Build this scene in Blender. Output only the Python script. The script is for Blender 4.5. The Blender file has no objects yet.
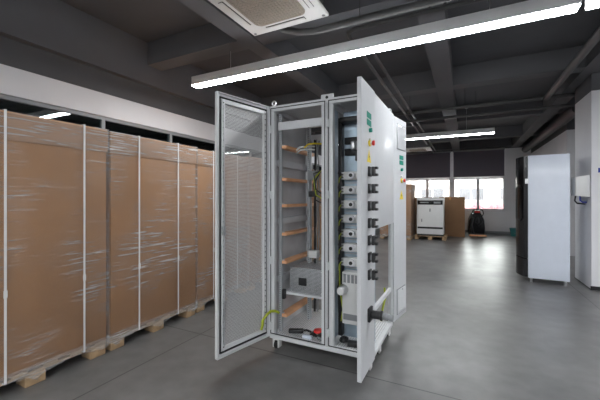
import bpy, bmesh, math, random
from mathutils import Vector, Matrix
random.seed(7)
S = bpy.context.scene
COL = S.collection
PI = math.pi

# ------------------------------------------------------------------ materials
def lin(r, g, b):
    def f(c):
        c /= 255.0
        return c / 12.92 if c <= 0.04045 else ((c + 0.055) / 1.055) ** 2.4
    return (f(r), f(g), f(b), 1.0)

MATS = {}
def mat(name, col, rough=0.5, metal=0.0, noise=0.0, nscale=8.0, bump=0.0, spec=0.5, coat=0.0):
    if name in MATS:
        return MATS[name]
    m = bpy.data.materials.new(name); m.use_nodes = True
    nt = m.node_tree; b = nt.nodes['Principled BSDF']
    b.inputs['Base Color'].default_value = col
    b.inputs['Roughness'].default_value = rough
    b.inputs['Metallic'].default_value = metal
    b.inputs['Specular IOR Level'].default_value = spec
    b.inputs['Coat Weight'].default_value = coat
    tc = nt.nodes.new('ShaderNodeTexCoord')
    n = nt.nodes.new('ShaderNodeTexNoise')
    n.inputs['Scale'].default_value = nscale; n.inputs['Detail'].default_value = 5
    nt.links.new(tc.outputs['Object'], n.inputs['Vector'])
    r = nt.nodes.new('ShaderNodeValToRGB')
    k = max(noise, 0.02)
    r.color_ramp.elements[0].position = 0.3; r.color_ramp.elements[1].position = 0.7
    r.color_ramp.elements[0].color = tuple(c * (1 - k) for c in col[:3]) + (1,)
    r.color_ramp.elements[1].color = tuple(min(1, c * (1 + k)) for c in col[:3]) + (1,)
    nt.links.new(n.outputs['Fac'], r.inputs['Fac'])
    nt.links.new(r.outputs['Color'], b.inputs['Base Color'])
    if bump:
        bp = nt.nodes.new('ShaderNodeBump'); bp.inputs['Strength'].default_value = bump
        bp.inputs['Distance'].default_value = 0.01
        nt.links.new(n.outputs['Fac'], bp.inputs['Height']); nt.links.new(bp.outputs['Normal'], b.inputs['Normal'])
    MATS[name] = m
    return m

def emis(name, col, s):
    m = bpy.data.materials.new(name); m.use_nodes = True
    b = m.node_tree.nodes['Principled BSDF']
    b.inputs['Base Color'].default_value = (0.8, 0.8, 0.8, 1)
    b.inputs['Emission Color'].default_value = col
    b.inputs['Emission Strength'].default_value = s
    return m

def math_node(nt, op, a, b=None, c=None):
    n = nt.nodes.new('ShaderNodeMath'); n.operation = op
    for i, v in enumerate((a, b, c)):
        if v is None: continue
        if isinstance(v, (int, float)): n.inputs[i].default_value = v
        else: nt.links.new(v, n.inputs[i])
    return n.outputs[0]

def mat_floor():
    m = bpy.data.materials.new('sealed_concrete'); m.use_nodes = True
    nt = m.node_tree; b = nt.nodes['Principled BSDF']
    tc = nt.nodes.new('ShaderNodeTexCoord')
    n1 = nt.nodes.new('ShaderNodeTexNoise'); n1.inputs['Scale'].default_value = 1.3; n1.inputs['Detail'].default_value = 8
    n2 = nt.nodes.new('ShaderNodeTexNoise'); n2.inputs['Scale'].default_value = 7; n2.inputs['Detail'].default_value = 6
    for n in (n1, n2): nt.links.new(tc.outputs['Object'], n.inputs['Vector'])
    s = math_node(nt, 'ADD', math_node(nt, 'MULTIPLY', n1.outputs['Fac'], 0.65), math_node(nt, 'MULTIPLY', n2.outputs['Fac'], 0.35))
    r = nt.nodes.new('ShaderNodeValToRGB')
    r.color_ramp.elements[0].position = 0.36; r.color_ramp.elements[1].position = 0.64
    r.color_ramp.elements[0].color = (0.102, 0.100, 0.099, 1); r.color_ramp.elements[1].color = (0.175, 0.172, 0.170, 1)
    nt.links.new(s, r.inputs['Fac'])
    sx = nt.nodes.new('ShaderNodeSeparateXYZ'); nt.links.new(tc.outputs['Object'], sx.inputs[0])
    tot = None
    for ax, v, w in (('X', -2.41, .006), ('Y', 2.5, .006), ('Y', 10.3, .006), ('Y', -1.4, .006), ('X', 1.5, .006)):
        d = math_node(nt, 'LESS_THAN', math_node(nt, 'ABSOLUTE', math_node(nt, 'SUBTRACT', sx.outputs[ax], v)), w)
        tot = d if tot is None else math_node(nt, 'MAXIMUM', tot, d)
    mx = nt.nodes.new('ShaderNodeMix'); mx.data_type = 'RGBA'
    nt.links.new(tot, mx.inputs[0]); nt.links.new(r.outputs['Color'], mx.inputs[6]); mx.inputs[7].default_value = (.035, .035, .035, 1)
    nt.links.new(mx.outputs[2], b.inputs['Base Color'])
    rr = nt.nodes.new('ShaderNodeMapRange'); n3 = nt.nodes.new('ShaderNodeTexNoise'); n3.inputs['Scale'].default_value = 1.7; n3.inputs['Detail'].default_value = 2
    nt.links.new(tc.outputs['Object'], n3.inputs['Vector']); nt.links.new(n3.outputs['Fac'], rr.inputs[0])
    rr.inputs[1].default_value = .3; rr.inputs[2].default_value = .7
    rr.inputs[3].default_value = 0.30; rr.inputs[4].default_value = 0.38
    b.inputs['Specular IOR Level'].default_value = .75
    nt.links.new(rr.outputs[0], b.inputs['Roughness'])
    return m

def mat_film(name, seed, base=.07, amt=.55):
    """clear stretch film with wrinkles: mostly transparent, glossy where wrinkled"""
    m = bpy.data.materials.new(name); m.use_nodes = True
    nt = m.node_tree; out = nt.nodes['Material Output']; b = nt.nodes['Principled BSDF']
    b.inputs['Base Color'].default_value = (.62, .6, .58, 1); b.inputs['Roughness'].default_value = .22
    tc = nt.nodes.new('ShaderNodeTexCoord'); mp = nt.nodes.new('ShaderNodeMapping')
    mp.inputs['Location'].default_value = (seed * 3.1, seed * 1.7, seed)
    mp.inputs['Scale'].default_value = (3.6, 3.6, 75)
    mp.inputs['Rotation'].default_value = (0.10, 0, 0)
    nt.links.new(tc.outputs['Object'], mp.inputs['Vector'])
    n = nt.nodes.new('ShaderNodeTexNoise'); n.inputs['Scale'].default_value = 1; n.inputs['Detail'].default_value = 4; n.inputs['Distortion'].default_value = 0.6
    nt.links.new(mp.outputs[0], n.inputs['Vector'])
    big = nt.nodes.new('ShaderNodeTexNoise'); big.inputs['Scale'].default_value = 2.3; big.inputs['Detail'].default_value = 2
    mp2 = nt.nodes.new('ShaderNodeMapping'); mp2.inputs['Location'].default_value = (seed, seed * 2, seed * 5)
    nt.links.new(tc.outputs['Object'], mp2.inputs['Vector']); nt.links.new(mp2.outputs[0], big.inputs['Vector'])
    st = nt.nodes.new('ShaderNodeMapRange'); nt.links.new(n.outputs['Fac'], st.inputs[0])
    st.inputs[1].default_value = .52; st.inputs[2].default_value = .68
    bg = nt.nodes.new('ShaderNodeMapRange'); nt.links.new(big.outputs['Fac'], bg.inputs[0])
    bg.inputs[1].default_value = .42; bg.inputs[2].default_value = .62
    f = math_node(nt, 'MULTIPLY', st.outputs[0], bg.outputs[0])
    # overlapping layers near the top band of the load
    sx = nt.nodes.new('ShaderNodeSeparateXYZ'); nt.links.new(tc.outputs['Object'], sx.inputs[0])
    band = math_node(nt, 'GREATER_THAN', sx.outputs['Z'], 1.80)
    f = math_node(nt, 'MULTIPLY_ADD', f, amt, base)
    f = math_node(nt, 'MULTIPLY_ADD', math_node(nt, 'MULTIPLY', bg.outputs[0], n.outputs['Fac']), .13, f)
    f = math_node(nt, 'ADD', f, math_node(nt, 'MULTIPLY', band, math_node(nt, 'MULTIPLY', math_node(nt, 'ADD', st.outputs[0], .35), .34)))
    f = math_node(nt, 'ADD', f, math_node(nt, 'MULTIPLY', math_node(nt, 'LESS_THAN', sx.outputs['Z'], .16), .25))
    f.node.use_clamp = True
    bp = nt.nodes.new('ShaderNodeBump'); bp.inputs['Strength'].default_value = .5; bp.inputs['Distance'].default_value = .01
    nt.links.new(n.outputs['Fac'], bp.inputs['Height']); nt.links.new(bp.outputs['Normal'], b.inputs['Normal'])
    tr = nt.nodes.new('ShaderNodeBsdfTransparent'); mx = nt.nodes.new('ShaderNodeMixShader')
    nt.links.new(f, mx.inputs[0]); nt.links.new(tr.outputs[0], mx.inputs[1]); nt.links.new(b.outputs[0], mx.inputs[2])
    nt.links.new(mx.outputs[0], out.inputs['Surface'])
    return m

def mat_perf():
    """perforated sheet steel: round holes cut by the material"""
    m = bpy.data.materials.new('perforated_steel'); m.use_nodes = True
    nt = m.node_tree; out = nt.nodes['Material Output']; b = nt.nodes['Principled BSDF']
    b.inputs['Base Color'].default_value = lin(205, 206, 206); b.inputs['Roughness'].default_value = .45
    tc = nt.nodes.new('ShaderNodeTexCoord'); sx = nt.nodes.new('ShaderNodeSeparateXYZ')
    nt.links.new(tc.outputs['Object'], sx.inputs[0])
    P = .0115
    zr = math_node(nt, 'DIVIDE', sx.outputs['Z'], P)
    row = math_node(nt, 'FLOOR', zr)
    off = math_node(nt, 'MULTIPLY', math_node(nt, 'MODULO', row, 2), .5)
    xr = math_node(nt, 'ADD', math_node(nt, 'DIVIDE', sx.outputs['X'], P), off)
    fx = math_node(nt, 'SUBTRACT', math_node(nt, 'FRACT', xr), .5)
    fz = math_node(nt, 'SUBTRACT', math_node(nt, 'FRACT', zr), .5)
    d = math_node(nt, 'SQRT', math_node(nt, 'ADD', math_node(nt, 'MULTIPLY', fx, fx), math_node(nt, 'MULTIPLY', fz, fz)))
    hole = math_node(nt, 'LESS_THAN', d, .37)
    tr = nt.nodes.new('ShaderNodeBsdfTransparent'); mx = nt.nodes.new('ShaderNodeMixShader')
    nt.links.new(hole, mx.inputs[0]); nt.links.new(b.outputs[0], mx.inputs[1]); nt.links.new(tr.outputs[0], mx.inputs[2])
    nt.links.new(mx.outputs[0], out.inputs['Surface'])
    return m

def mat_glass(name, tint=(.9, .95, .95, 1), refl=.10):
    m = bpy.data.materials.new(name); m.use_nodes = True
    nt = m.node_tree; out = nt.nodes['Material Output']
    nt.nodes.remove(nt.nodes['Principled BSDF'])
    tr = nt.nodes.new('ShaderNodeBsdfTransparent'); tr.inputs[0].default_value = tint
    gl = nt.nodes.new('ShaderNodeBsdfGlossy'); gl.inputs['Roughness'].default_value = .02
    lw = nt.nodes.new('ShaderNodeLayerWeight'); lw.inputs[0].default_value = .35
    f = math_node(nt, 'MULTIPLY_ADD', lw.outputs['Fresnel'], .8, refl)
    f.node.use_clamp = True
    mx = nt.nodes.new('ShaderNodeMixShader')
    nt.links.new(f, mx.inputs[0]); nt.links.new(tr.outputs[0], mx.inputs[1]); nt.links.new(gl.outputs[0], mx.inputs[2])
    nt.links.new(mx.outputs[0], out.inputs['Surface'])
    return m

M = dict(
    floor=mat_floor(),
    ceil=mat('dark_ceiling_paint', (.092, .093, .100, 1), .85, noise=.08, nscale=1.5),
    beam=mat('dark_beam_paint', (.116, .117, .125, 1), .8, noise=.08, nscale=1.5),
    white=mat('white_wall_paint', (.71, .71, .73, 1), .7, noise=.03, nscale=2),
    pipe=mat('pipe_paint', (.08, .08, .08, 1), .5, noise=.1),
    conduit=mat('dark_conduit_paint', (.05, .05, .05, 1), .6),
    housing=mat('lamp_housing_grey', (.72, .72, .72, 1), .5),
    lamp=emis('lamp_diffuser', (.95, .975, 1, 1), 29.0),
    acw=mat('white_ac_plastic', (.68, .67, .65, 1), .45),
    grille=mat('beige_filter_grille', (.34, .29, .24, 1), .6, noise=.12, nscale=60),
    black=mat('black_plastic', (.012, .012, .013, 1), .4),
    blackg=mat('gloss_black_panel', (.006, .006, .007, 1), .16, spec=.35),
    rubber=mat('black_rubber', (.018, .018, .018, 1), .7),
    ral=mat('light_grey_powder_coat', (.68, .69, .70, 1), .42, noise=.02, nscale=20),
    ralw=mat('white_powder_coat', (.61, .62, .635, 1), .36, noise=.015, nscale=20),
    zinc=mat('galvanised_steel', (.40, .50, .58, 1), .38, metal=.5, noise=.10, nscale=14),
    zincd=mat('galvanised_panel', (.60, .61, .63, 1), .45, metal=.05, noise=.10, nscale=5),
    steel=mat('bare_steel', (.55, .56, .57, 1), .3, metal=.9, noise=.08, nscale=20),
    copper=mat('copper_busbar', (.80, .43, .23, 1), .45, metal=.15, noise=.10, nscale=9),
    card=mat('kraft_cardboard', (.30, .150, .062, 1), .75, noise=.07, nscale=3),
    cardd=mat('kraft_cardboard_brown', (.31, .17, .085, 1), .75, noise=.08, nscale=3),
    cardedge=mat('raw_cardboard_edge', (.62, .31, .12, 1), .7, noise=.05, nscale=20),
    wood=mat('pallet_pine', (.42, .285, .16, 1), .75, noise=.22, nscale=11, bump=.2),
    strap=mat('white_strapping', (.72, .71, .70, 1), .4),
    blind=mat('dark_roller_blind', (.125, .113, .140, 1), .8, noise=.05, nscale=30),
    frame=mat('white_window_frame', (.75, .75, .77, 1), .4),
    glass=mat_glass('window_glass'),
    dglass=mat_glass('partition_glass', (.35, .5, .5, 1), .10),
    green=mat('green_label', (.0, .24, .17, 1), .5),
    red=mat('red_plastic', (.62, .02, .015, 1), .35),
    yellow=mat('yellow_plastic', (.80, .62, .02, 1), .4),
    yg=mat('yellow_green_wire', (.40, .46, .03, 1), .4),
    pvc=mat('white_moulded_plastic', (.70, .70, .69, 1), .4),
    greyp=mat('grey_plastic', (.25, .26, .27, 1), .5),
    blue=mat('blue_sign', (.02, .04, .30, 1), .4),
    vend=mat('white_enamel', (.66, .71, .80, 1), .22, noise=.01),
    teal=mat('teal_plastic', (.04, .20, .20, 1), .5),
    facade=mat('outside_white_render', (.27, .25, .24, 1), .8, noise=.05, nscale=.5),
    facwin=mat('outside_window_grey', (.09, .09, .10, 1), .3),
    ground=mat('outside_pavement', (.30, .27, .26, 1), .9, noise=.1, nscale=.7),
    hedge=mat('red_leaf_hedge', (.26, .07, .085, 1), .7, noise=.5, nscale=5),
    perf=mat_perf(),
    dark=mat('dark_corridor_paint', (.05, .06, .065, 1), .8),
)
def mat_dots(name, base, pitch, rad, axes='XZ', hole_col=(.03, .03, .03, 1)):
    m = bpy.data.materials.new(name); m.use_nodes = True
    nt = m.node_tree; b = nt.nodes['Principled BSDF']; b.inputs['Roughness'].default_value = .4; b.inputs['Metallic'].default_value = .3
    tc = nt.nodes.new('ShaderNodeTexCoord'); sx = nt.nodes.new('ShaderNodeSeparateXYZ'); nt.links.new(tc.outputs['Object'], sx.inputs[0])
    ds = []
    for ax in axes:
        f = math_node(nt, 'SUBTRACT', math_node(nt, 'FRACT', math_node(nt, 'DIVIDE', sx.outputs[ax], pitch)), .5)
        ds.append(math_node(nt, 'MULTIPLY', f, f))
    d = math_node(nt, 'SQRT', math_node(nt, 'ADD', ds[0], ds[1]))
    hole = math_node(nt, 'LESS_THAN', d, rad)
    mx = nt.nodes.new('ShaderNodeMix'); mx.data_type = 'RGBA'
    nt.links.new(hole, mx.inputs[0]); mx.inputs[6].default_value = base; mx.inputs[7].default_value = hole_col
    nt.links.new(mx.outputs[2], b.inputs['Base Color'])
    return m
M['holes'] = mat_dots('slotted_galvanised_rail', (.46, .48, .50, 1), .02, .22)
M['tray'] = mat_dots('perforated_tray', (.70, .71, .72, 1), .022, .20, 'XY')
M['grid'] = mat_dots('perforated_housing_steel', (.42, .43, .44, 1), .012, .30)

# ------------------------------------------------------------------ mesh builder
class MB:
    def __init__(self): self.bm = bmesh.new()
    def box(self, x0, x1, y0, y1, z0, z1, mx=None):
        vs = [Vector((x, y, z)) for z in (z0, z1) for y in (y0, y1) for x in (x0, x1)]
        if mx is not None: vs = [mx @ v for v in vs]
        v = [self.bm.verts.new(p) for p in vs]
        for f in ((0, 2, 3, 1), (4, 5, 7, 6), (0, 1, 5, 4), (2, 6, 7, 3), (0, 4, 6, 2), (1, 3, 7, 5)):
            self.bm.faces.new([v[i] for i in f])
        return self
    def cyl(self, p0, p1, r, n=14, r1=None):
        p0, p1 = Vector(p0), Vector(p1); r1 = r if r1 is None else r1
        d = (p1 - p0).normalized()
        a = d.orthogonal().normalized(); b = d.cross(a)
        A = [self.bm.verts.new(p0 + (a * math.cos(2 * PI * i / n) + b * math.sin(2 * PI * i / n)) * r) for i in range(n)]
        B = [self.bm.verts.new(p1 + (a * math.cos(2 * PI * i / n) + b * math.sin(2 * PI * i / n)) * r1) for i in range(n)]
        for i in range(n):
            self.bm.faces.new((A[i], A[(i + 1) % n], B[(i + 1) % n], B[i]))
        self.bm.faces.new(A[::-1]); self.bm.faces.new(B)
        return self
    def tube(self, pts, r, n=8):
        pts = [Vector(p) for p in pts]
        rings = []
        prev = None
        for i, p in enumerate(pts):
            d = (pts[min(i + 1, len(pts) - 1)] - pts[max(i - 1, 0)]).normalized()
            a = d.orthogonal().normalized() if prev is None else (prev - d * prev.dot(d)).normalized()
            prev = a
            b = d.cross(a)
            rings.append([self.bm.verts.new(p + (a * math.cos(2 * PI * k / n) + b * math.sin(2 * PI * k / n)) * r) for k in range(n)])
        for A, B in zip(rings, rings[1:]):
            for k in range(n):
                self.bm.faces.new((A[k], A[(k + 1) % n], B[(k + 1) % n], B[k]))
        self.bm.faces.new(rings[0][::-1]); self.bm.faces.new(rings[-1])
        return self
    def prism(self, poly, axis, a0, a1):
        """poly: 2D points; axis: extrusion axis; the two others in xyz order"""
        def P(u, v, w):
            return {'x': (w, u, v), 'y': (u, w, v), 'z': (u, v, w)}[axis]
        A = [self.bm.verts.new(P(u, v, a0)) for u, v in poly]
        B = [self.bm.verts.new(P(u, v, a1)) for u, v in poly]
        n = len(poly)
        for i in range(n): self.bm.faces.new((A[i], A[(i + 1) % n], B[(i + 1) % n], B[i]))
        self.bm.faces.new(A[::-1]); self.bm.faces.new(B)
        return self
    def torus(self, c, R, r, axis='y', n=20, k=8):
        pts = []
        for i in range(n):
            t = 2 * PI * i / n
            u, v = R * math.cos(t), R * math.sin(t)
            pts.append((c[0] + u, c[1], c[2] + v) if axis == 'y' else ((c[0], c[1] + u, c[2] + v) if axis == 'x' else (c[0] + u, c[1] + v, c[2])))
        rings = []
        C = Vector(c)
        ax = {'x': Vector((1, 0, 0)), 'y': Vector((0, 1, 0)), 'z': Vector((0, 0, 1))}[axis]
        for p in pts:
            p = Vector(p); d = (p - C).normalized()
            rings.append([self.bm.verts.new(p + d * r * math.cos(2 * PI * j / k) + ax * r * math.sin(2 * PI * j / k)) for j in range(k)])
        for i in range(n):
            A, B = rings[i], rings[(i + 1) % n]
            for j in range(k): self.bm.faces.new((A[j], A[(j + 1) % k], B[(j + 1) % k], B[j]))
        return self
    def build(self, name, m, parent=None, bevel=0.0, seg=2, **props):
        bm = self.bm
        bmesh.ops.recalc_face_normals(bm, faces=bm.faces[:])
        if bevel:
            bmesh.ops.bevel(bm, geom=[e for e in bm.edges if e.calc_face_angle(0) > .5], offset=bevel, segments=seg, affect='EDGES', profile=.5, clamp_overlap=True)
        me = bpy.data.meshes.new(name); bm.to_mesh(me); bm.free()
        me.polygons.foreach_set('use_smooth', [True] * len(me.polygons))
        me.set_sharp_from_angle(angle=math.radians(35))
        me.materials.append(M[m] if isinstance(m, str) else m)
        o = bpy.data.objects.new(name, me); COL.objects.link(o)
        if parent is not None: o.parent = parent
        for k, v in props.items(): o[k] = v
        return o

def thing(name, label, cat, loc=(0, 0, 0), rz=0.0, group=None):
    o = bpy.data.objects.new(name, None); COL.objects.link(o)
    o.location = loc; o.rotation_euler = (0, 0, rz); o.empty_display_size = .1
    o['label'] = label; o['category'] = cat
    if group: o['group'] = group
    return o
def tag(o, label, cat, group=None):
    o['label'] = label; o['category'] = cat
    if group: o['group'] = group
    return o
def struct(o):
    o['kind'] = 'structure'; return o
def dup(root, loc, rz, label, group=None):
    r = root.copy(); COL.objects.link(r); r.location = loc; r.rotation_euler = (0, 0, rz)
    r['label'] = label
    if group: r['group'] = group
    def rec(src, dst):
        for ch in list(src.children):
            c = ch.copy(); COL.objects.link(c); c.parent = dst
            rec(ch, c)
    rec(root, r)
    return r
def B(x0, x1, y0, y1, z0, z1): return MB().box(x0, x1, y0, y1, z0, z1)

# ------------------------------------------------------------------ room shell
ZC, XL, YB = 3.58, -4.1, 14.5
XR_, YN = 5.5, -9.5
struct(B(XL - .2, XR_ + .2, YN - .2, YB + .2, -.15, 0).build('floor', 'floor'))
struct(B(XL - 2.0, XR_ + .2, YN - .2, YB + .2, ZC, ZC + .15).build('ceiling', 'ceil'))
# left wall: dado, header, dark upper band, glazing between
struct(B(XL - .12, XL, YN, YB, 0, 1.0).build('wall_left', 'white'))
struct(B(XL - .12, XL, YN, YB, 2.43, 2.72).build('wall_left_header', 'white'))
struct(B(XL - .12, XL, YN, YB, 2.72, ZC).build('wall_left_upper', 'ceil'))
struct(B(XL - .10, XL + .10, YN, YB, 3.0, ZC - .001).build('trim_1', 'beam'))
wl = struct(bpy.data.objects.new('window_1', None)); COL.objects.link(wl)
w = MB()
w.box(XL - .08, XL - .02, YN, YB, 1.0, 1.04); w.box(XL - .08, XL - .02, YN, YB, 2.385, 2.43)
for k in range(23):
    y = -9.2 + k * 1.07
    if y < YB: w.box(XL - .08, XL - .02, y - .022, y + .022, 1.04, 2.385)
w.build('window_frame', 'greyp', wl)
B(XL - .055, XL - .045, YN, YB, 1.04, 2.385).build('window_pane', 'dglass', wl)
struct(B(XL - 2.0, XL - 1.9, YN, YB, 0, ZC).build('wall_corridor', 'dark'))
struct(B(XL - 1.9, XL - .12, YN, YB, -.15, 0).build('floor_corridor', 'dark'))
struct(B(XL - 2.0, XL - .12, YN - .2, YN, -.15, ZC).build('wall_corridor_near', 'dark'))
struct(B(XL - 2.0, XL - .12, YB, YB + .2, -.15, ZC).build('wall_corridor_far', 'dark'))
# near wall behind the camera and right wall
struct(B(XL - .2, XR_ + .2, YN - .2, YN, 0, ZC).build('wall_near', 'white'))
struct(B(XR_, XR_ + .2, YN, 9.8, 0, 3.0).build('wall_right', 'white'))
struct(B(XR_, XR_ + .2, YN, 9.8, 3.0, ZC).build('wall_right_upper', 'ceil'))
struct(B(2.17, XR_ + .2, 9.8, YB, 0, 3.0).build('wall_right_return', 'white'))
struct(B(2.17, XR_ + .2, 9.8, YB, 3.0, ZC).build('wall_right_return_upper', 'ceil'))
# far wall with two window openings
WX = ((-2.30, -.50), (-.44, 1.36))
ZS, ZT = .89, 3.24
wb = MB()
wb.box(XL, 2.17, YB, YB + .2, 0, ZS)
wb.box(XL, WX[0][0], YB, YB + .2, ZS, ZT); wb.box(WX[0][1], WX[1][0], YB, YB + .2, ZS, ZT)
wb.box(WX[1][1], 2.17, YB, YB + .2, ZS, ZT)
struct(wb.build('wall_back', 'white'))
struct(B(XL, 2.17, YB, YB + .2, ZT, ZC).build('wall_back_upper', 'ceil'))
struct(B(XL, 2.17, YB - .015, YB, 0, .09).build('baseboard_back', 'greyp'))
for i, (a, b) in enumerate(WX):
    e = struct(bpy.data.objects.new('window_%d' % (i + 2), None)); COL.objects.link(e)
    f = MB(); y0, y1 = YB + .02, YB + .09
    f.box(a, a + .06, y0, y1, ZS, ZT); f.box(b - .06, b, y0, y1, ZS, ZT)
    f.box(a, b, y0, y1, ZS, ZS + .06); f.box(a, b, y0, y1, ZT - .06, ZT); f.box(a, b, y0, y1, 2.10, 2.17)
    mid = (a + b) / 2
    f.box(mid - .05, mid + .05, y0, y1, ZS, 2.1)
    f.build('window_frame', 'frame', e, bevel=.006)
    B(a + .05, b - .05, YB + .05, YB + .056, ZS + .05, ZT - .05).build('window_pane', 'glass', e)
    B(a - .02, b + .02, YB - .05, YB + .02, ZS - .035, ZS).build('window_sill', 'frame', e, bevel=.006)
# column at right
struct(B(1.70, 2.5, 6.35, 7.17, 0, 3.0).build('column_right', 'white'))
struct(B(1.70, 2.5, 6.35, 7.17, 3.0, ZC).build('column_right_upper', 'ceil'))
struct(MB().box(1.688, 2.5, 6.338, 6.35, 0, .06).box(1.688, 1.70, 6.338, 7.17, 0, .012).build('baseboard_column', 'black'))
# ceiling beams
ZBM = 3.26
k = 2
for x0, x1 in ((-2.42, -2.20), (-.44, -.18), (1.55, 1.80), (3.6, 3.85)):
    struct(B(x0, x1, YN, YB, ZBM, ZC - .001).build('trim_%d' % k, 'beam')); k += 1
for y in (-8.5, -5.6, -2.7, .2, 3.12, 6.0, 8.9, 11.8):
    struct(B(XL + .1, XR_, y, y + .24, ZBM + .004, ZC - .002).build('trim_%d' % k, 'beam')); k += 1
struct(B(XL + .1, 2.17, 14.2, YB - .001, 3.30, ZC - .001).build('trim_%d' % k, 'ceil'))

# ------------------------------------------------------------------ blinds
for i, (a, b) in enumerate(WX):
    t = thing('roller_blind', ('half-drawn dark purple-grey roller blind over the left back window' if i == 0 else
              'half-drawn dark purple-grey roller blind over the right back window, above the floor scrubber'), 'blind', ((a + b) / 2, YB - .05, 2.2), 0, 'roller blinds on the back windows')
    wd = (b - a) / 2 - .03
    B(-wd, wd, -.006, 0, 0, 1.06).build('fabric', 'blind', t)
    B(-wd, wd, -.016, .008, -.03, 0).build('bottom_bar', 'frame', t, bevel=.004)
    MB().cyl((-wd - .02, 0, 1.03), (wd + .02, 0, 1.03), .032).build('roller', 'greyp', t)

# ------------------------------------------------------------------ outside
o = B(-60, 60, YB + .2, 90, -.35, -.3).build('ground_outside', 'ground'); struct(o)
t = thing('office_building', 'pale low building with a row of windows seen outside through the back windows', 'building', (0, 40, -.3))
B(-34, 30, 0, 8, 0, 5.4).build('wall', 'facade', t)
for kx in range(14):
    x = -28 + kx * 3.9
    wf = B(x, x + 2.6, -.06, 0, 1.25, 2.75).build('window', 'frame', t)
    MB().box(x + .1, x + 1.25, -.08, -.05, 1.35, 2.65).box(x + 1.35, x + 2.5, -.08, -.05, 1.35, 2.65).build('pane', 'facwin', wf)
B(-34.3, 30.3, -.5, 8.3, 5.4, 5.8).build('roof_edge', 'facade', t, bevel=.05)
hb = MB()
for k in range(90):
    x = -13 + k * .22; r = random.uniform(.32, .46)
    m = Matrix.Translation((x, random.uniform(-.15, .15), random.uniform(.78, .95)))
    bmesh.ops.create_icosphere(hb.bm, subdivisions=2, radius=r, matrix=m)
for v in hb.bm.verts:
    v.co += Vector((random.uniform(-1, 1), random.uniform(-1, 1), random.uniform(-1, 1))) * .05
hb.box(-13, 6.8, -.3, .3, 0, .9)
o = hb.build('hedge', 'hedge'); o.location = (0, 21, -.3)
tag(o, 'clipped reddish hedge outside, seen through the panes of the back windows', 'hedge')

# ------------------------------------------------------------------ linear lights
def lamp(name, label, xa, xb, y, z=2.9, first=None):
    t = thing(name, label, 'light', ((xa + xb) / 2, y, z), 0, 'linear ceiling lights')
    h = (xb - xa) / 2
    MB().box(-h, h, -.064, .064, .012, .125).build('housing', 'housing', t, bevel=.004)
    B(-h + .004, h - .004, -.056, .056, 0, .0125).build('diffuser', 'lamp', t)
    for x in (-h * .7, h * .7):
        MB().cyl((x, 0, .10), (x, 0, ZC - z), .0035, 6).build('suspension_wire', 'steel', t)
        MB().cyl((x, 0, ZC - z - .03), (x, 0, ZC - z), .03, 12).build('ceiling_cup', 'housing', t)
    return t
lamp('linear_light', 'long glowing linear light hanging above the open electrical cabinet', -3.29, .81, 3.31)
lamp('linear_light', 'end of a glowing linear light cut off at the top right corner of the photo', .86, 4.9, 3.31)
lamp('linear_light', 'farther linear light hanging above the back part of the hall before the dark blinds', -3.29, .62, 8.87)
for y in (-1.1, -4.2, -7.4):  # unseen lamp rows, added to brighten the cabinet front and the cartons
    for xa, xb in ((-3.29, .81), (.86, 4.9)):
        lamp('linear_light', 'added linear light behind the viewpoint, out of view, brightening the cabinet front', xa, xb, y)

# ------------------------------------------------------------------ ceiling cassette units
def cassette(label, loc):
    t = thing('ceiling_air_conditioner', label, 'air conditioner', loc, 0, 'ceiling cassette air conditioners')
    h = .44
    p = MB(); p.box(-h, h, -h, h, 0, .035); p.build('face_plate', 'acw', t, bevel=.02, seg=3)
    B(-.40, .40, -.40, .40, .035, .30).build('body', 'pipe', t, bevel=.01)
    r = .28; c = .07
    poly = []
    for sx, sy, a0 in ((1, 1, 0), (-1, 1, 90), (-1, -1, 180), (1, -1, 270)):
        for j in range(5):
            a = math.radians(a0 + j * 22.5)
            poly.append((sx * (r - c) + c * math.cos(a), sy * (r - c) + c * math.sin(a)))
    g = MB().prism(poly, 'z', -.012, 0); g.build('intake_grille', 'grille', t)
    gr = MB()
    for k in range(-8, 9):
        ln = r - .012 if abs(k) < 7 else r - .05
        gr.box(k * .032 - .004, k * .032 + .004, -ln, ln, -.018, -.012); gr.box(-ln, ln, k * .032 - .004, k * .032 + .004, -.017, -.012)
    gr.build('grille_slat', 'grille', t)
    for a in range(4):
        mx = Matrix.Rotation(a * PI / 2, 4, 'Z')
        MB().box(-.22, .22, .325, .375, -.003, .001, mx).build('air_slot', 'black', t)
        MB().box(-.215, .215, .335, .372, -.008, -.002, mx).build('louver', 'acw', t)
    for sx, sy in ((1, 1), (-1, 1), (1, -1), (-1, -1)):
        MB().cyl((sx * .395, sy * .395, -.003), (sx * .395, sy * .395, .002), .016, 12).build('screw_hole', 'greyp', t)
        MB().cyl((sx * .38, sy * .38, .30), (sx * .38, sy * .38, ZC - loc[2]), .006, 6).build('hanger_rod', 'steel', t)
    return t
cassette('white square cassette air conditioner with beige grille at the top edge of the photo', (-1.61, 2.50, 3.15))
cassette('small distant cassette air conditioner beside the farther linear light', (-1.48, 12.1, 3.05))

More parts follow.
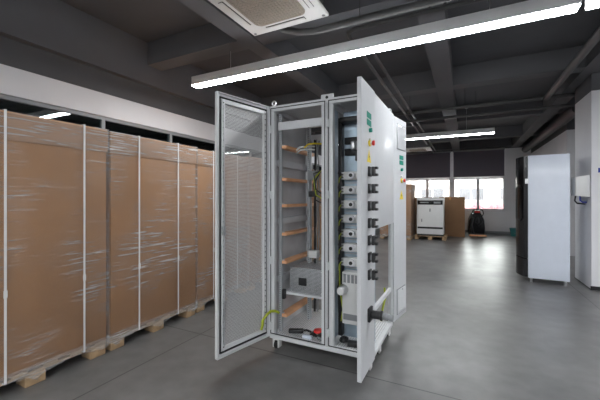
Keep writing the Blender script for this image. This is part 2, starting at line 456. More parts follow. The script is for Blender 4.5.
# ------------------------------------------------------------------ pipes
def pipe(label, pts, r, m='pipe', name='ceiling_pipe', cat='pipe', clips=()):
    t = thing(name, label, cat, pts[0])
    o0 = Vector(pts[0])
    MB().tube([Vector(p) - o0 for p in pts], r, 12).build('tube', m, t)
    for c in clips:
        c = Vector(c) - o0
        MB().cyl(c + Vector((0, 0, r)), c + Vector((0, 0, ZC - (c + o0).z)), .006, 6).build('hanger', m, t)
    return t
pipe('thick grey pipe running crosswise just behind the cassette air conditioner', [(-1.75, 3.02, 3.20), (-1.55, 3.04, 3.13), (-1.35, 3.04, 3.10), (5.4, 3.04, 3.10)], .034, clips=((-.9, 3.04, 3.10), (.6, 3.04, 3.10)))
pipe('thin grey pipe with an elbow bending towards the back above the cabinet', [(2.4, 3.30, 3.16), (-1.03, 3.30, 3.16), (-1.11, 3.34, 3.16), (-1.13, 3.43, 3.16), (-1.13, 14.2, 3.16)], .022, clips=((-.3, 3.30, 3.16), (-1.13, 8, 3.16)))
pipe('grey conduit running towards the back windows beside the elbow pipe', [(-1.02, 3.7, 3.2), (-1.02, 14.2, 3.2)], .022, clips=((-1.02, 7, 3.2),))
pipe('upper of two parallel pipes crossing under the far ceiling', [(-3.9, 7.35, 3.22), (2.6, 7.35, 3.22)], .035, clips=((0, 7.35, 3.22),))
pipe('lower of two parallel pipes crossing under the far ceiling', [(-3.9, 7.62, 3.10), (2.6, 7.62, 3.10)], .03, clips=((.2, 7.62, 3.10),))
pipe('pipe running along the right side of the ceiling towards the white column', [(1.32, 2.0, 3.20), (1.32, 7.3, 3.20)], .05, clips=((1.32, 4.5, 3.2),))
pipe('flat dark duct along the right wall above the vending machine', [(1.95, 8.0, 3.12), (1.95, 14.2, 3.12)], .11, 'conduit', clips=((1.95, 9.5, 3.12),))

# ------------------------------------------------------------------ palletised cartons
def package(label, loc, rz, W, D, Hh, straps, seed, group=None, lid=True, film=True, cm='card'):
    """front face is local +X at x=0; W along local y, D back along -x"""
    t = thing('palletised_carton', label, 'carton', loc, rz, group)
    hw = W / 2
    zb = .125
    B(-D, 0, -hw, hw, zb, Hh - .004).build('carton', cm, t, bevel=.006)
    if lid:
        B(-D - .008, .008, -hw - .008, hw + .008, Hh - .19, Hh).build('lid', cm, t, bevel=.005)
        B(-D - .004, .0095, -hw - .005, hw + .005, Hh - .001, Hh + .010).build('top_sheet', 'cardedge', t, bevel=.003)
    # pallet
    dk = MB()
    n = 6
    for k in range(n):
        y = -hw + .05 + k * (W - .1) / (n - 1)
        dk.box(-D, -.005, y - .05, y + .05, .105, .125)
    for x in (-.06, -D / 2, -D + .06):
        dk.box(x - .05, x + .05, -hw, hw, .085, .105)
    pal = dk.build('pallet', 'wood', t, bevel=.003)
    for x in (-.075, -D / 2, -D + .075):
        for y in (-hw + .07, 0, hw - .07):
            B(x - .07, x + .07, y - .065, y + .065, 0, .085).build('pallet_block', 'wood', pal, bevel=.004)
    if film:
        f = MB(); e = .016
        nz, ny, nx = 24, 40, 14
        loop = [(e, -hw - e + (W + 2 * e) * j / ny) for j in range(ny)] + \
               [(e - (D + 2 * e) * j / nx, hw + e) for j in range(nx)] + \
               [(-D - e, hw + e - (W + 2 * e) * j / ny) for j in range(ny)] + \
               [(-D - e + (D + 2 * e) * j / nx, -hw - e) for j in range(nx)]
        rings = []
        rnd = random.Random(seed)
        bottoms = []
        for (x, y) in loop:
            q = min(abs(y + hw - .05), abs(y), abs(y - hw + .05)) if abs(x - e) < .001 or abs(x + D + e) < .001 else .15
            bottoms.append(.045 + min(1, q / .2) ** .6 * .055 + rnd.uniform(-.008, .008))
        for iz in range(nz + 1):
            s = iz / nz
            rings.append([f.bm.verts.new((x + rnd.uniform(-.0015, .0015), y, bottoms[i] * (1 - s) + (Hh + .013) * s)) for i, (x, y) in enumerate(loop)])
        # fold over the top
        rings.append([f.bm.verts.new((max(-D + .10, min(-.10, x)), max(-hw + .10, min(hw - .10, y)), Hh + .014)) for (x, y) in loop])
        L = len(loop)
        for A, Bq in zip(rings, rings[1:]):
            for i in range(L):
                f.bm.faces.new((A[i], A[(i + 1) % L], Bq[(i + 1) % L], Bq[i]))
        f.build('stretch_film', mat_film('stretch_film_%d' % seed, seed), t)
    for y in straps:
        s = MB(); w = .0075; e = .019
        s.box(e, e + .0018, y - w, y + w, .10, Hh + .018); s.box(-D - e - .0018, -D - e, y - w, y + w, .10, Hh + .018)
        s.box(-D - e, e, y - w, y + w, Hh + .016, Hh + .018); s.box(-D - e, e, y - w, y + w, .10, .1035)
        s.build('strap', 'strap', t)
        B(e + .0018, e + .004, y - .011, y + .011, .70, .75).build('strap_clip', 'pvc', t)
    return t
XF = -2.86
yy = [(.74, 1.81), (1.85, 2.89), (2.93, 3.95), (3.99, 5.02), (5.06, 6.08), (6.12, 7.14), (7.2, 8.2)]
names = ['nearest of the film-wrapped brown cartons on pallets, at the left edge of the photo',
         'second film-wrapped brown carton from the left, just left of the open mesh door',
         'third wrapped brown carton in the left row, partly behind the open perforated door',
         'fourth wrapped brown carton in the left row, seen through the perforated door',
         'fifth wrapped brown carton in the left row, behind the perforated door and cabinet',
         'sixth wrapped brown carton in the left row, glimpsed through the open cabinet',
         'farthest wrapped brown carton of the left row, behind the cabinet']
for i, ((a, b), lb) in enumerate(zip(yy, names)):
    W = b - a; c = (a + b) / 2
    st = {0: (1.085 - c, 1.61 - c), 1: (2.125 - c, 2.61 - c)}.get(i, (-.24, .25))
    package(lb, (XF - (.02 if i == 2 else 0), c, 0), 0, W, .95, 1.99 - .01 * (i % 3), st, i + 1, 'wrapped cartons along the left wall')
package('tall film-wrapped brown carton on a pallet right behind the cabinet rear door', (-2.06, 11.0, 0), -PI / 2, 1.0, .9, 1.80, (-.2, .25), 21)
t = thing('cardboard_box', 'wide brown cardboard box behind the white appliance, at its left', 'box', (-1.47, 12.75, 0), 0, 'plain boxes behind the white appliance')
B(-.5, .5, 0, .9, 0, 1.38).build('carton', 'cardd', t, bevel=.008)
MB().box(-.03, .03, -.002, .9, 1.3, 1.382).build('tape', 'cardedge', t)
t = thing('cardboard_box', 'plain brown cardboard box standing right of the white appliance', 'box', (-.47, 12.7, 0), 0, 'plain boxes behind the white appliance')
B(-.47, .47, 0, .9, 0, 1.40).build('carton', 'cardd', t, bevel=.008)
MB().box(-.03, .03, -.002, .9, 1.3, 1.402).build('tape', 'cardedge', t)

# ------------------------------------------------------------------ white appliance on pallet
t = thing('wooden_pallet', 'small wooden pallet under the white appliance', 'pallet', (-1.02, 11.75, 0))
d = MB()
for k in range(5): d.box(-.5, .5, -.35 + k * .16, -.35 + k * .16 + .1, .10, .12)
d.build('deck', 'wood', t, bevel=.003)
for x in (-.42, 0, .42):
    for y in (-.27, .02, .27): B(x - .06, x + .06, y - .06, y + .06, 0, .1).build('block', 'wood', t, bevel=.003)
t = thing('power_unit', 'white floor-standing appliance with a black top band on a small pallet', 'appliance', (-1.02, 11.75, .12))
B(-.41, .41, -.33, .33, .06, 1.25).build('body', 'pvc', t, bevel=.015)
B(-.39, .39, -.31, .31, 0, .06).build('base', 'rubber', t)
cp = B(-.385, .385, -.345, -.33, 1.03, 1.17).build('control_panel', 'blackg', t, bevel=.004)
B(.12, .32, -.349, -.344, 1.07, 1.13).build('display', 'greyp', cp)
B(-.30, -.04, -.349, -.344, 1.08, 1.12).build('button_row', 'greyp', cp)
B(-.385, .385, -.336, -.33, .24, .30).build('vent_slot', 'black', t)
B(-.02, .02, -.34, -.33, .80, .90).build('lock', 'greyp', t, bevel=.004)
B(-.27, -.24, -.338, -.33, .46, .56).build('badge', 'greyp', t)
o = B(-.09, .09, -.12, .1, 0, .035).build('paper_pad', 'strap', None, bevel=.003); o.location = (-.86, 11.65, 1.371)
tag(o, 'small white paper pad lying on top of the white appliance', 'paper')

# ------------------------------------------------------------------ floor scrubber
t = thing('floor_scrubber', 'black walk-behind floor scrubber with red controls below the right back window', 'floor scrubber', (.36, 13.2, 0), math.radians(8))
b_ = MB(); b_.prism([(-.30, .12), (.30, .12), (.33, .30), (.30, .62), (.17, .86), (-.17, .86), (-.30, .62), (-.33, .30)], 'y', -.28, .42)
b_.build('tank_body', 'blackg', t, bevel=.04, seg=3)
MB().prism([(-.16, .84), (.16, .84), (.13, .96), (-.13, .96)], 'y', -.26, .1).build('control_console', 'black', t, bevel=.02)
MB().tube([(-.20, -.2, .72), (-.25, -.34, .86), (-.20, -.42, .98), (0, -.44, 1.02), (.20, -.42, .98), (.25, -.34, .86), (.20, -.2, .72)], .022, 10).build('handle_bar', 'rubber', t)
B(-.12, .12, -.275, -.25, .88, .95).build('control_pad', 'red', t, bevel=.006)
B(-.36, .36, -.46, -.36, .03, .09).build('squeegee', 'copper', t, bevel=.01)
B(-.30, .30, -.36, .38, .05, .14).build('brush_deck', 'rubber', t, bevel=.02)
for x in (-.27, .27): MB().cyl((x - .03, .1, .1), (x + .03, .1, .1), .1, 18).build('wheel', 'rubber', t)
MB().cyl((-.02, -.3, .05), (.02, -.3, .05), .05, 14).build('caster', 'rubber', t)
MB().tube([(-.15, -.30, .70), (-.24, -.40, .45), (-.18, -.42, .2), (-.1, -.40, .08)], .025, 10).build('suction_hose', 'rubber', t)
MB().tube([(.12, -.30, .72), (.20, -.38, .55), (.05, -.38, .40), (-.08, -.33, .55), (-.02, -.29, .7)], .012, 8).build('cable', 'rubber', t)

t.scale = (.74, .74, .96)
# teal bucket at the back wall
t = thing('plastic_bucket', 'small teal plastic bucket on the floor against the back wall', 'bucket', (1.60, 13.9, 0))
MB().cyl((0, 0, 0), (0, 0, .27), .12, 20, .16).build('bucket_body', 'teal', t)
MB().torus((0, 0, .27), .16, .012, 'z').build('rim', 'teal', t)
MB().tube([(-.16, 0, .26), (-.12, -.05, .15), (0, -.17, .1), (.12, -.05, .15), (.16, 0, .26)], .006, 6).build('bail_handle', 'greyp', t)

# ------------------------------------------------------------------ vending-machine-like cabinet at right
t = thing('vending_machine', 'tall white-sided machine with a bulging black glass front beside the white column', 'vending machine', (1.19, 6.42, 0), math.radians(-5))
D_, W_ = .54, .70
B(-D_ / 2, D_ / 2, 0, W_, .075, 2.08).build('body', 'vend', t, bevel=.012)
poly = [(0.0, -.0), (W_, .0), (W_, -.06)]
for j in range(11):
    s = 1 - j / 10
    poly.append((W_ * s, -.055 - .10 * math.sin(PI * s)))
mb = MB()
A = [(x - D_ / 2, y) for y, x in poly]
mb.prism(A, 'z', .40, 2.07); dr = mb.build('front_door', 'blackg', t)
mb = MB(); mb.prism(A, 'z', .09, .385); mb.build('lower_panel', 'blackg', t)
MB().tube([(-D_ / 2 - .10, .10, 1.0), (-D_ / 2 - .15, .10, 1.05), (-D_ / 2 - .15, .10, 1.55), (-D_ / 2 - .10, .10, 1.6)], .014, 8).build('handle', 'black', dr)
B(-D_ / 2 - .04, -D_ / 2 + .01, -.006, 0, 1.62, 1.70).build('hinge', 'steel', dr)
for x in (-.22, .22):
    for y in (.07, W_ - .07): MB().cyl((x, y, 0), (x, y, .08), .022, 12).build('foot', 'steel', t)

# electrical box and sign on the column
t = thing('mounted_junction_box', 'white electrical box mounted on the side of the white column', 'electrical box', (1.70, 6.52, 1.40))
MB().prism([(-.175, .02), (0, 0), (0, .34), (-.175, .31)], 'y', -.12, .12).build('box_body', 'pvc', t, bevel=.008)
B(-.16, -.03, -.126, -.12, .05, .27).build('cover', 'pvc', t, bevel=.004)
MB().tube([(-.14, .03, .02), (-.15, .03, -.06), (-.12, .03, -.10), (-.02, .03, -.11)], .012, 8).build('cable', 'black', t)
MB().tube([(-.10, -.03, .02), (-.10, -.03, -.05), (-.07, -.03, -.08), (-.02, -.03, -.08)], .010, 8).build('cable', 'blue', t)
t = thing('wall_sign', 'small blue and white sign on the front of the white column', 'sign', (1.86, 6.35, 1.73))
B(-.09, .30, -.006, 0, -.01, .11).build('sign_plate', 'strap', t)
B(-.085, .295, -.008, -.006, .035, .105).build('sign_band', 'blue', t)

# ------------------------------------------------------------------ open electrical cabinet
CX, CY = -1.12, 2.95
OFF = Vector((-CX, -CY, 0))
cab = thing('electrical_cabinet', 'tall light grey two-bay electrical cabinet on casters with all its doors open', 'electrical cabinet', (CX, CY, 0))
def W(mb, name, m, parent=None, bevel=0.0, **kw):
    """build from world coordinates as a part of the cabinet"""
    for v in mb.bm.verts: v.co += OFF
    return mb.build(name, m, parent or cab, bevel, **kw)
X0, XM, XR = -1.61, -1.04, -.652
Y0, Y1 = 2.55, 3.36
Z0, Z1 = .100, 2.235
# plinth and frame
p = MB()
p.box(X0, XR, Y0, Y0 + .05, Z0, .135); p.box(X0, XR, Y1 - .05, Y1, Z0, .135)
p.box(X0, X0 + .05, Y0 + .05, Y1 - .05, Z0, .135); p.box(XR - .05, XR, Y0 + .05, Y1 - .05, Z0, .135)
p.box(XM - .03, XM + .03, Y0 + .05, Y1 - .05, Z0, .135)
W(p, 'plinth', 'ral', bevel=.004)
f = MB()
PW = .05
for x in (X0, XM - PW, XM + .005, XR - PW * .7):
    w_ = PW if x != XR - PW * .7 else PW * .7
    for y in (Y0, Y1 - PW):
        f.box(x, x + w_, y, y + PW, .135, Z1 - .05)
for y in (Y0, Y1 - PW):
    f.box(X0, XM - .0025, y, y + PW, Z1 - .05, Z1); f.box(XM + .0025, XR, y, y + PW, Z1 - .05, Z1)
for x in (X0, XM - PW, XM + .005, XR - .035):
    f.box(x, x + .035, Y0 + PW, Y1 - PW, Z1 - .05, Z1 - .004)
W(f, 'frame', 'ral', bevel=.005)
# thin sealing lip round each bay opening
for a, b in ((X0, XM - .0025), (XM + .0025, XR)):
    s = MB(); y = Y0 - .006
    s.box(a + .012, a + .018, y, Y0, .15, Z1 - .02); s.box(b - .018, b - .012, y, Y0, .15, Z1 - .02)
    s.box(a + .012, b - .012, y, Y0, Z1 - .026, Z1 - .02); s.box(a + .012, b - .012, y, Y0, .145, .151)
    W(s, 'door_seal', 'rubber')
W(B(X0 + .05, XM - .05, Y0 + .05, Y1 - .05, .125, .137), 'floor_tray', 'tray')
W(B(XM + .055, XR - .04, Y0 + .05, Y1 - .05, .125, .137), 'floor_tray', 'tray')
W(B(X0 + .035, XR - .035, Y0 + .05, Y1 - .05, Z1 - .012, Z1 - .004), 'roof_panel', 'ral')
W(B(X0, X0 + .004, Y0 + .05, Y1 - .05, .135, Z1 - .05), 'side_panel', 'zincd')
W(B(XM - .001, XM + .001, Y0 + .30, Y1 - .05, .9, Z1 - .05), 'partition_panel', 'zincd')
# right side panel: only its upper half is fitted
s = MB(); s.box(XR - .004, XR + .012, Y0 + .012, Y1 - .004, 1.14, Z1 - .004)
W(s, 'side_panel', 'ralw', bevel=.004)
s = MB(); s.box(XR - .03, XR - .005, Y0 + .05, Y1 - .05, .455, .495)
W(s, 'side_rail', 'ral', bevel=.003)
s = MB(); s.box(XR - .03, XR - .005, Y0 + .05, Y1 - .05, 1.15, 1.19)
W(s, 'side_rail', 'zinc', bevel=.003)
# front mounting rails, slotted (left bay)
for x, y in ((X0 + .045, Y0 + .09), (X0 + .045, Y1 - .10), (XM - .085, Y1 - .11)):
    W(B(x, x + .03, y, y + .035, .14, Z1 - .06), 'slotted_rail', 'holes')
# header plate inside left bay
W(B(X0 + .055, XM - .055, Y0 + .06, Y0 + .075, 2.02, 2.095), 'header_plate', 'ral', bevel=.003)
W(B(X0 + .055, XM - .055, Y1 - .07, Y1 - .055, 1.99, 2.09), 'header_plate', 'zincd', bevel=.003)
# copper busbars fixed along the left side
for z in (1.87, 1.566, 1.317, 1.05, .787, .288):
    bb = W(B(X0 + .045, X0 + .125, Y0 + .10, Y1 - .03, z - .014, z + .014), 'busbar', 'copper', bevel=.002)
    bo = MB()
    for y in (Y0 + .12, Y1 - .08): bo.cyl((X0 + .08, y, z + .009), (X0 + .08, y, z + .024), .011, 6)
    W(bo, 'busbar_bolt', 'steel', bb)
for z in (1.72, 1.17, .62):
    W(B(X0 + .006, X0 + .045, Y0 + .1, Y1 - .06, z - .03, z + .03), 'cross_rail', 'zincd', bevel=.003)
# perforated component housing
h = W(B(X0 + .12, XM - .10, Y0 + .17, Y0 + .52, .50, .735), 'component_housing', 'grid', bevel=.004)
W(B(X0 + .22, X0 + .30, Y0 + .155, Y0 + .17, .575, .645), 'fan_socket', 'black', h, bevel=.004)
for x, z in ((X0 + .14, .52), (XM - .12, .52), (X0 + .14, .715), (XM - .12, .715)):
    W(MB().cyl((x, Y0 + .162, z), (x, Y0 + .17, z), .008, 8), 'screw', 'steel', h)
W(B(X0 + .05, XM - .05, Y0 + .15, Y0 + .55, .478, .50), 'housing_shelf', 'zincd')
W(B(X0 + .05, X0 + .10, Y0 + .1, Y0 + .14, .44, .53), 'bracket', 'black', bevel=.004)
# wiring loom on the right of the left bay
rn = random.Random(3)
xs = XM - .29
for k, mcol in enumerate(('black', 'greyp', 'black', 'greyp', 'black')):
    pts = []
    bx = xs + rn.uniform(-.035, .035); by = Y0 + .42 + rn.uniform(-.08, .08)
    for j in range(16):
        pts.append((bx + rn.uniform(-.008, .008), by + rn.uniform(-.012, .012), .25 + j * .115))
    W(MB().tube(pts, .0065 if mcol != 'yg' else .006, 6), 'wire', mcol)
W(B(XM - .385, XM - .36, Y0 + .42, Y0 + .48, .16, 1.98), 'slotted_rail', 'holes', bevel=.003)
W(B(XM - .35, XM - .27, Y0 + .36, Y0 + .43, 1.57, 1.66), 'relay', 'greyp', bevel=.006)
W(B(XM - .34, XM - .26, Y0 + .35, Y0 + .42, 1.40, 1.46), 'relay', 'black', bevel=.006)
W(B(XM - .34, XM - .25, Y0 + .35, Y0 + .43, .80, .87), 'relay', 'pvc', bevel=.006)
for k, (dz, mcol) in enumerate(((0, 'yellow'), (-.02, 'pvc'), (-.05, 'pvc'))):
    W(MB().tube([(XM - .17 - .08 * (k > 0), Y0 + .3, 1.905 + dz), (XM - .22 - .08 * (k > 0), Y0 + .22, 1.90 + dz), (XM - .27 - .08 * (k > 0), Y0 + .2, 1.895 + dz), (XM - .32 - .08 * (k > 0), Y0 + .22, 1.87 + dz)], .008, 8), 'wire', mcol)
for k in range(3):
    W(MB().tube([(XM - .14, Y0 + .3, 1.66 + k * .03), (XM - .22, Y0 + .22, 1.62 - k * .05), (XM - .19, Y0 + .2, 1.47 - k * .05), (XM - .12, Y0 + .28, 1.40 - k * .04)], .007, 6), 'wire', ('black', 'yg', 'black')[k])
# right bay: galvanised plate, duct, breakers
YP = Y0 + .25
plate = W(B(XM + .06, XR - .04, YP, YP + .004, .15, Z1 - .07), 'mounting_plate', 'zinc')
W(B(XM + .035, XM + .07, YP - .07, YP, .17, 2.1), 'cable_duct', 'black', bevel=.003)
W(B(XM + .006, XM + .010, Y0 + .055, YP, .15, Z1 - .06), 'side_plate', 'zinc')
for k in range(7):
    z = 1.587 - k * .126
    br = W(B(XM + .085, XM + .215, YP - .075, YP, z - .036, z + .036), 'circuit_breaker', 'pvc', bevel=.005)
    W(MB().cyl((XM + .165, YP - .115, z), (XM + .165, YP - .075, z), .030, 16), 'breaker_hub', 'frame', br, bevel=.003)
    W(MB().cyl((XM + .165, YP - .118, z), (XM + .165, YP - .113, z), .016, 12), 'hub_socket', 'black', br)
    te = MB()
    for q in range(3): te.box(XM + .066, XM + .088, YP - .07, YP - .03, z - .034 + q * .025, z - .018 + q * .025)
    W(te, 'terminal', 'steel', br)
    W(MB().tube([(XM + .07, YP - .06, z + .01), (XM + .05, YP - .085, z - .03), (XM + .045, YP - .075, z - .08)], .005, 6), 'wire', 'yg')
    W(MB().tube([(XM + .07, YP - .05, z - .01), (XM + .045, YP - .09, z + .02), (XM + .05, YP - .075, z + .07)], .007, 6), 'wire', 'black')
    W(B(XM + .08, XR - .06, YP - .012, YP, z - .066, z - .058), 'din_rail', 'steel')
for z in (1.90, 1.80):
    W(B(XM + .08, XR - .06, YP - .03, YP, z - .03, z + .03), 'din_rail', 'black', bevel=.003)
for x, z, mcol in ((XM + .15, 1.85, 'steel'), (XM + .19, 1.85, 'greyp'), (XM + .23, 1.85, 'steel'), (XM + .19, 1.75, 'black'), (XM + .24, 1.75, 'black')):
    W(B(x, x + .034, YP - .07, YP, z - .035, z + .035), 'terminal_block', mcol, bevel=.004)
W(B(XM + .07, XR - .05, Y0 + .12, YP, 2.05, 2.09), 'top_bracket', 'black', bevel=.003)
mc = W(B(XM + .085, XM + .245, YP - .11, YP, .30, .75), 'main_breaker', 'pvc', bevel=.008)
mt = MB()
for q in range(4): mt.box(XM + .10 + q * .035, XM + .122 + q * .035, YP - .116, YP - .108, .66, .73)
W(mt, 'terminal_slot', 'greyp', mc)
W(B(XM + .10, XM + .23, YP - .116, YP - .108, .34, .39), 'rating_plate', 'greyp', mc)
W(MB().cyl((XM + .10, YP - .11, .60), (XM + .10, YP - .19, .60), .045, 20, .035), 'rotary_knob', 'steel', mc, bevel=.004)
W(MB().cyl((XM + .10, YP - .19, .60), (XM + .10, YP - .20, .60), .030, 20), 'knob_face', 'pvc', mc, bevel=.003)
W(MB().tube([(XM + .05, YP - .07, .80), (XM + .06, YP - .1, .6), (XM + .09, YP - .1, .42), (XM + .05, YP - .05, .25)], .006, 8), 'wire', 'yg')
W(MB().tube([(XM + .06, YP - .03, .80), (XM + .04, YP - .08, .6), (XM + .05, YP - .06, .25)], .012, 8), 'wire', 'black')
W(MB().tube([(XR - .06, Y1 - .10, .50), (XR - .05, Y1 - .12, .40), (XR - .07, Y1 - .14, .30), (XR - .07, Y1 - .2, .2)], .010, 8), 'wire', 'yg')
# hinges on the posts
for x in (X0 + .005, XM):
    for z in (.22, .82, 1.42, 2.02):
        if x == XM and z in (.22,): z = .26
        W(MB().cyl((x + .012, Y0 - .016, z - .035), (x + .012, Y0 - .016, z + .035), .011, 12).box(x - .004, x + .028, Y0 - .01, Y0, z - .03, z + .03), 'post_hinge', 'ral', bevel=.002)
# lifting lugs on the roof
pl = W(MB().box(XM - .055, XM + .06, Y0 + .002, Y0 + .012, Z1 - .035, Z1 + .035), 'lifting_plate', 'ral', bevel=.003)
W(MB().cyl((XM, Y0 + .0, Z1 + .008), (XM, Y0 + .004, Z1 + .008), .013, 14), 'lug_hole', 'black', pl)
for x, y in ((X0 + .03, Y0 + .03), (X0 + .03, Y1 - .03), (XR - .03, Y1 - .03), (XR - .06, Y0 + .03)):
    W(MB().torus((x, y, Z1 + .032), .02, .007, 'y', 18, 8).cyl((x, y, Z1), (x, y, Z1 + .014), .012, 12), 'lifting_eye', 'steel')
# casters
def caster(x, y):
    c = MB().box(x - .03, x + .03, y - .035, y + .035, Z0 - .012, Z0)
    c.box(x - .032, x - .020, y - .03, y + .03, .018, Z0 - .01).box(x + .020, x + .032, y - .03, y + .03, .018, Z0 - .01)
    c = W(c, 'caster', 'pvc', bevel=.002)
    W(MB().cyl((x - .017, y + .003, .040), (x + .017, y + .003, .040), .040, 20), 'caster_wheel', 'rubber', c, bevel=.004)
for x in (X0 + .06, XM, XR - .05):
    for y in (Y0 + .04, (Y0 + Y1) / 2 - .05, Y1 - .05):
        if x == XM and y == Y0 + .04: continue
        caster(x, y)

# doors -------------------------------------------------------------
def place(o, hx, hy, deg):
    o.location = Vector((hx, hy, 0)) + OFF; o.rotation_euler = (0, 0, math.radians(deg))
# left perforated door; hinge at local x=0, inner face +y
DW, DZ0, DZ1 = .585, .13, 2.225
d = MB()
st, rl, th = .075, .075, .028
d.box(0, DW, -.004, 0, DZ0, DZ0 + rl); d.box(0, DW, -.004, 0, DZ1 - rl, DZ1)
d.box(0, st, -.004, 0, DZ0 + rl, DZ1 - rl); d.box(DW - st, DW, -.004, 0, DZ0 + rl, DZ1 - rl)
d.box(0, .006, 0, th, DZ0, DZ1); d.box(DW - .006, DW, 0, th, DZ0, DZ1)
d.box(.006, DW - .006, 0, th, DZ0, DZ0 + .006); d.box(.006, DW - .006, 0, th, DZ1 - .006, DZ1)
d.box(.006, .03, 0, .014, DZ0 + .006, DZ1 - .006); d.box(DW - .03, DW - .006, 0, .014, DZ0 + .006, DZ1 - .006)
left_door = d.build('perforated_door', 'ral', cab, bevel=.0015, seg=1); place(left_door, X0 - .005, Y0 - .012, -102.6)
B(st - .01, DW - st + .01, -.002, -.001, DZ0 + rl - .01, DZ1 - rl + .01).build('perforated_sheet', 'perf', left_door)
s = MB()
s.box(.034, .042, 0, .016, DZ0 + .03, DZ1 - .03); s.box(DW - .042, DW - .034, 0, .016, DZ0 + .03, DZ1 - .03)
s.box(.034, DW - .034, 0, .016, DZ0 + .03, DZ0 + .038); s.box(.034, DW - .034, 0, .016, DZ1 - .038, DZ1 - .03)
s.build('door_gasket', 'rubber', left_door)
for x0, x1 in ((.048, .078), (DW - .078, DW - .048)):
    B(x0, x1, 0, .024, DZ0 + .05, DZ1 - .05).build('stiffener_rail', 'ral', left_door, bevel=.002)
    hl = MB()
    for k in range(40):
        z = DZ0 + .08 + k * .0497
        hl.cyl(((x0 + x1) / 2, .0235, z), ((x0 + x1) / 2, .0246, z), .0055, 8)
    hl.build('rail_hole_row', 'black', left_door)
for z0, z1 in ((DZ0 + .05, DZ0 + .08), (DZ1 - .08, DZ1 - .05)):
    B(.078, DW - .078, 0, .022, z0, z1).build('stiffener_rail', 'ral', left_door, bevel=.002)
B(DW - .035, DW - .012, -.02, -.004, 1.05, 1.22).build('lock_handle', 'black', left_door, bevel=.004)
B(DW - .07, DW - .045, .024, .05, 1.10, 1.17).build('lock_case', 'steel', left_door, bevel=.003)
MB().tube([(DW - .058, .034, DZ0 + .1), (DW - .058, .034, DZ1 - .1)], .004, 6).build('lock_rod', 'steel', left_door)
MB().tube([(.10, .03, .30), (.07, .05, .345), (.03, .06, .37), (-.02, .07, .36), (-.05, .09, .34)], .012, 8).build('earth_strap', 'yg', left_door, label='yellow-green earth strap')
MB().tube([(.115, .026, .22), (.105, .034, .26), (.10, .03, .30)], .012, 8).build('earth_strap', 'yg', left_door, label='yellow-green earth strap')
# right front door; hinge at local x=0, outer face +y
RW = .372
d = MB(); d.box(0, RW, -.004, 0, DZ0, DZ1)
d.box(0, .005, -.03, -.004, DZ0, DZ1); d.box(RW - .005, RW, -.03, -.004, DZ0, DZ1)
d.box(.005, RW - .005, -.03, -.004, DZ0, DZ0 + .005); d.box(.005, RW - .005, -.03, -.004, DZ1 - .005, DZ1)
rd = d.build('switch_door', 'ralw', cab, bevel=.0015, seg=1); place(rd, XR + .022, Y0 - .012, -90.0)
sm = MB(); sm.box(.03, .06, -.028, -.004, DZ0 + .05, DZ1 - .05); sm.box(RW - .06, RW - .03, -.028, -.004, DZ0 + .05, DZ1 - .05)
sm.build('stiffener_rail', 'ral', rd)
def switch(parent, x, z, sgn=1, s=1.0):
    y = lambda v: v * sgn
    b_ = MB(); b_.box(x - .036 * s, x + .036 * s, *sorted((y(0), y(.014 * s))), z - .036 * s, z + .036 * s)
    sw = b_.build('rotary_switch', 'black', parent, bevel=.003)
    MB().cyl((x, y(.014 * s), z), (x, y(.028 * s), z), .022 * s, 16).build('switch_collar', 'greyp', sw)
    k_ = MB(); k_.box(x - .026 * s, x + .026 * s, *sorted((y(.026 * s), y(.044 * s))), z - .034 * s, z + .034 * s)
    k_.box(x - .020 * s, x + .020 * s, *sorted((y(.044 * s), y(.066 * s))), z + .016 * s, z + .034 * s)
    k_.box(x - .020 * s, x + .020 * s, *sorted((y(.044 * s), y(.066 * s))), z - .034 * s, z - .016 * s)
    k_.build('switch_grip', 'black', sw, bevel=.003)
    return sw
XS = .172
for k in range(7): switch(rd, XS, 1.587 - k * .126, 1)
sk = B(XS - .045, XS + .045, 0, .02, .49, .59).build('power_inlet', 'black', rd, bevel=.005)
MB().cyl((XS, .02, .54), (XS, .085, .54), .030, 18).cyl((XS, .085, .54), (XS, .10, .54), .036, 18).build('inlet_shell', 'black', sk, bevel=.003)
MB().cyl((XS, .10, .54), (XS, .16, .535), .020, 16).cyl((XS, .115, .539), (XS, .13, .538), .026, 16).cyl((XS, .15, .536), (XS, .175, .534), .025, 16).build('inlet_plug', 'greyp', sk, bevel=.002)
def labels(parent, x, sgn, zs, ztri, zred):
    def yb(a, b): return sorted((a * sgn, b * sgn))
    for z in zs[:2]:
        l = B(x - .06, x + .06, *yb(0, .002), z - .022, z + .022).build('green_label', 'green', parent)
    MB().cyl((x - .01, 0, zs[2]), (x - .01, .02 * sgn, zs[2]), .016, 16).build('indicator_lamp', 'green', parent)
    MB().cyl((x - .01, 0, zs[2] - .07), (x - .01, .012 * sgn, zs[2] - .07), .014, 16).build('push_button', 'pvc', parent)
    e = MB().cyl((x, 0, zred), (x, .012 * sgn, zred), .024, 20).build('emergency_stop', 'yellow', parent)
    MB().cyl((x, .012 * sgn, zred), (x, .025 * sgn, zred), .012, 16).build('stop_stem', 'pvc', e)
    MB().cyl((x, .025 * sgn, zred), (x, .042 * sgn, zred), .019, 20).build('stop_head', 'red', e, bevel=.004)
    a, b = yb(0, .0015)
    t_ = MB().prism([(x - .055, ztri - .045), (x + .055, ztri - .045), (x, ztri + .05)], 'y', a, b).build('warning_triangle', 'yellow', parent)
    a, b = yb(.0015, .0022)
    MB().prism([(x + .008, ztri + .018), (x - .012, ztri - .006), (x - .001, ztri - .006), (x - .007, ztri - .028), (x + .012, ztri + .001), (x + .001, ztri + .001)], 'y', a, b).build('lightning_bolt', 'black', t_)
labels(rd, XS, 1, (2.0, 1.946, 1.893), 1.70, 1.796)
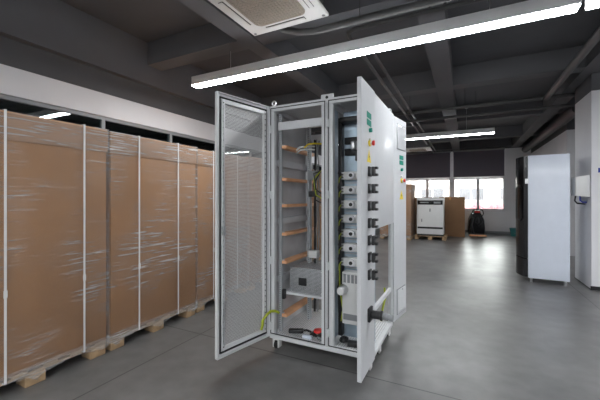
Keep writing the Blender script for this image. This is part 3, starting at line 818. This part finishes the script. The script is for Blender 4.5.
# rear door; hinge at local x=0, outer face -y
d = MB(); d.box(0, RW, 0, .004, DZ0, DZ1)
d.box(0, .005, .004, .03, DZ0, DZ1); d.box(RW - .005, RW, .004, .03, DZ0, DZ1)
d.box(.005, RW - .005, .004, .03, DZ0, DZ0 + .005); d.box(.005, RW - .005, .004, .03, DZ1 - .005, DZ1)
bd = d.build('rear_door', 'ralw', cab, bevel=.0015, seg=1); place(bd, XR + .010, Y1 + .015, 80.5)
for z in (2.03, .31):
    B(.078, .332, -.006, 0, z - .132, z + .132).build('vent_gasket', 'greyp', bd)
    v = B(.085, .325, -.012, 0, z - .125, z + .125).build('filter_vent', 'ral', bd, bevel=.004)
    sl = MB()
    for q in range(14): sl.box(.105, .305, -.016, -.011, z - .10 + q * .015, z - .092 + q * .015)
    sl.build('vent_louver', 'ral', v)
    MB().cyl((.22, -.014, z + .105), (.22, -.011, z + .105), .012, 12).build('vent_badge', 'greyp', v)
labels(bd, .22, -1, (1.82, 1.765, 1.69), 1.42, 1.575)
# left rear doors of the left bay, folded back
d = MB(); d.box(0, .56, 0, .004, DZ0, DZ1); d.box(0, .005, .004, .03, DZ0, DZ1); d.box(.555, .56, .004, .03, DZ0, DZ1)
ld = d.build('rear_door', 'ral', cab); place(ld, X0 - .004, Y1 + .015, 150)

# loose things on the cabinet floor
ZF = .138
t = thing('tool_pouch', 'black tool lying at the left on the cabinet floor tray', 'tool', (-1.40, 2.68, ZF), math.radians(25))
B(-.07, .07, -.028, .028, 0, .035).build('tool_body', 'black', t, bevel=.01)
MB().tube([(.06, 0, .02), (.10, .01, .02), (.14, -.01, .012)], .011, 8).build('grip', 'rubber', t)
t = thing('emergency_button', 'red-headed part lying on the cabinet floor tray', 'switch part', (-1.19, 2.72, ZF))
MB().cyl((0, 0, 0), (0, 0, .03), .028, 16).build('button_body', 'pvc', t)
MB().cyl((0, 0, .03), (0, 0, .055), .048, 20, .040).build('button_head', 'red', t, bevel=.006)
B(-.07, .03, -.05, .05, 0, .018).build('base_plate', 'black', t, bevel=.004)
t = thing('component_box', 'black component lying beside the middle post on the cabinet floor', 'component', (-1.12, 2.66, ZF), math.radians(-15))
B(-.04, .04, -.04, .04, 0, .045).build('component_body', 'black', t, bevel=.006)
B(-.03, .03, -.042, -.04, .01, .03).build('component_label', 'greyp', t)
t = thing('component_packet', 'small pale blue packet at the front edge of the cabinet floor', 'packet', (-1.255, 2.62, ZF))
B(-.045, .045, -.018, .018, 0, .028).build('packet_body', 'vend', t, bevel=.006)
t = thing('connector_block', 'black connector lying on the right bay floor', 'component', (-.82, 2.66, ZF), math.radians(10))
B(-.07, .07, -.03, .03, 0, .04).build('connector_body', 'black', t, bevel=.005)
t = thing('cable_coil', 'coiled black cable on the right bay floor near the left wall of the bay', 'cable', (-.94, 2.70, ZF))
MB().torus((0, 0, .012), .03, .011, 'z', 20, 8).torus((.003, 0, .03), .028, .010, 'z', 20, 8).build('coil', 'black', t)

# ------------------------------------------------------------------ sky, camera, view
wd = bpy.data.worlds.new('World'); S.world = wd; wd.use_nodes = True
nt = wd.node_tree; bg = nt.nodes['Background']
bg.inputs['Color'].default_value = (1.0, .95, .92, 1); bg.inputs['Strength'].default_value = 7.5
sun = bpy.data.lights.new('sun', 'SUN'); sun.energy = 1.0; sun.angle = .3
so = bpy.data.objects.new('sun', sun); COL.objects.link(so); so.rotation_euler = (math.radians(50), 0, math.radians(-25))

cam = bpy.data.cameras.new('camera'); co = bpy.data.objects.new('camera', cam); COL.objects.link(co)
cam.sensor_width = 36; cam.lens = 325 / 600 * 36; cam.shift_y = -3 / 600; cam.clip_end = 300
co.location = (0, 0, 1.40); co.rotation_euler = (PI / 2, 0, math.radians(26.9))
S.camera = co
S.view_settings.view_transform = 'Standard'; S.view_settings.look = 'None'
S.view_settings.exposure = 1.05; S.view_settings.gamma = 1.0; S.view_settings.use_curve_mapping = False
S.cycles.transparent_max_bounces = 24
S.cycles.max_bounces = 10
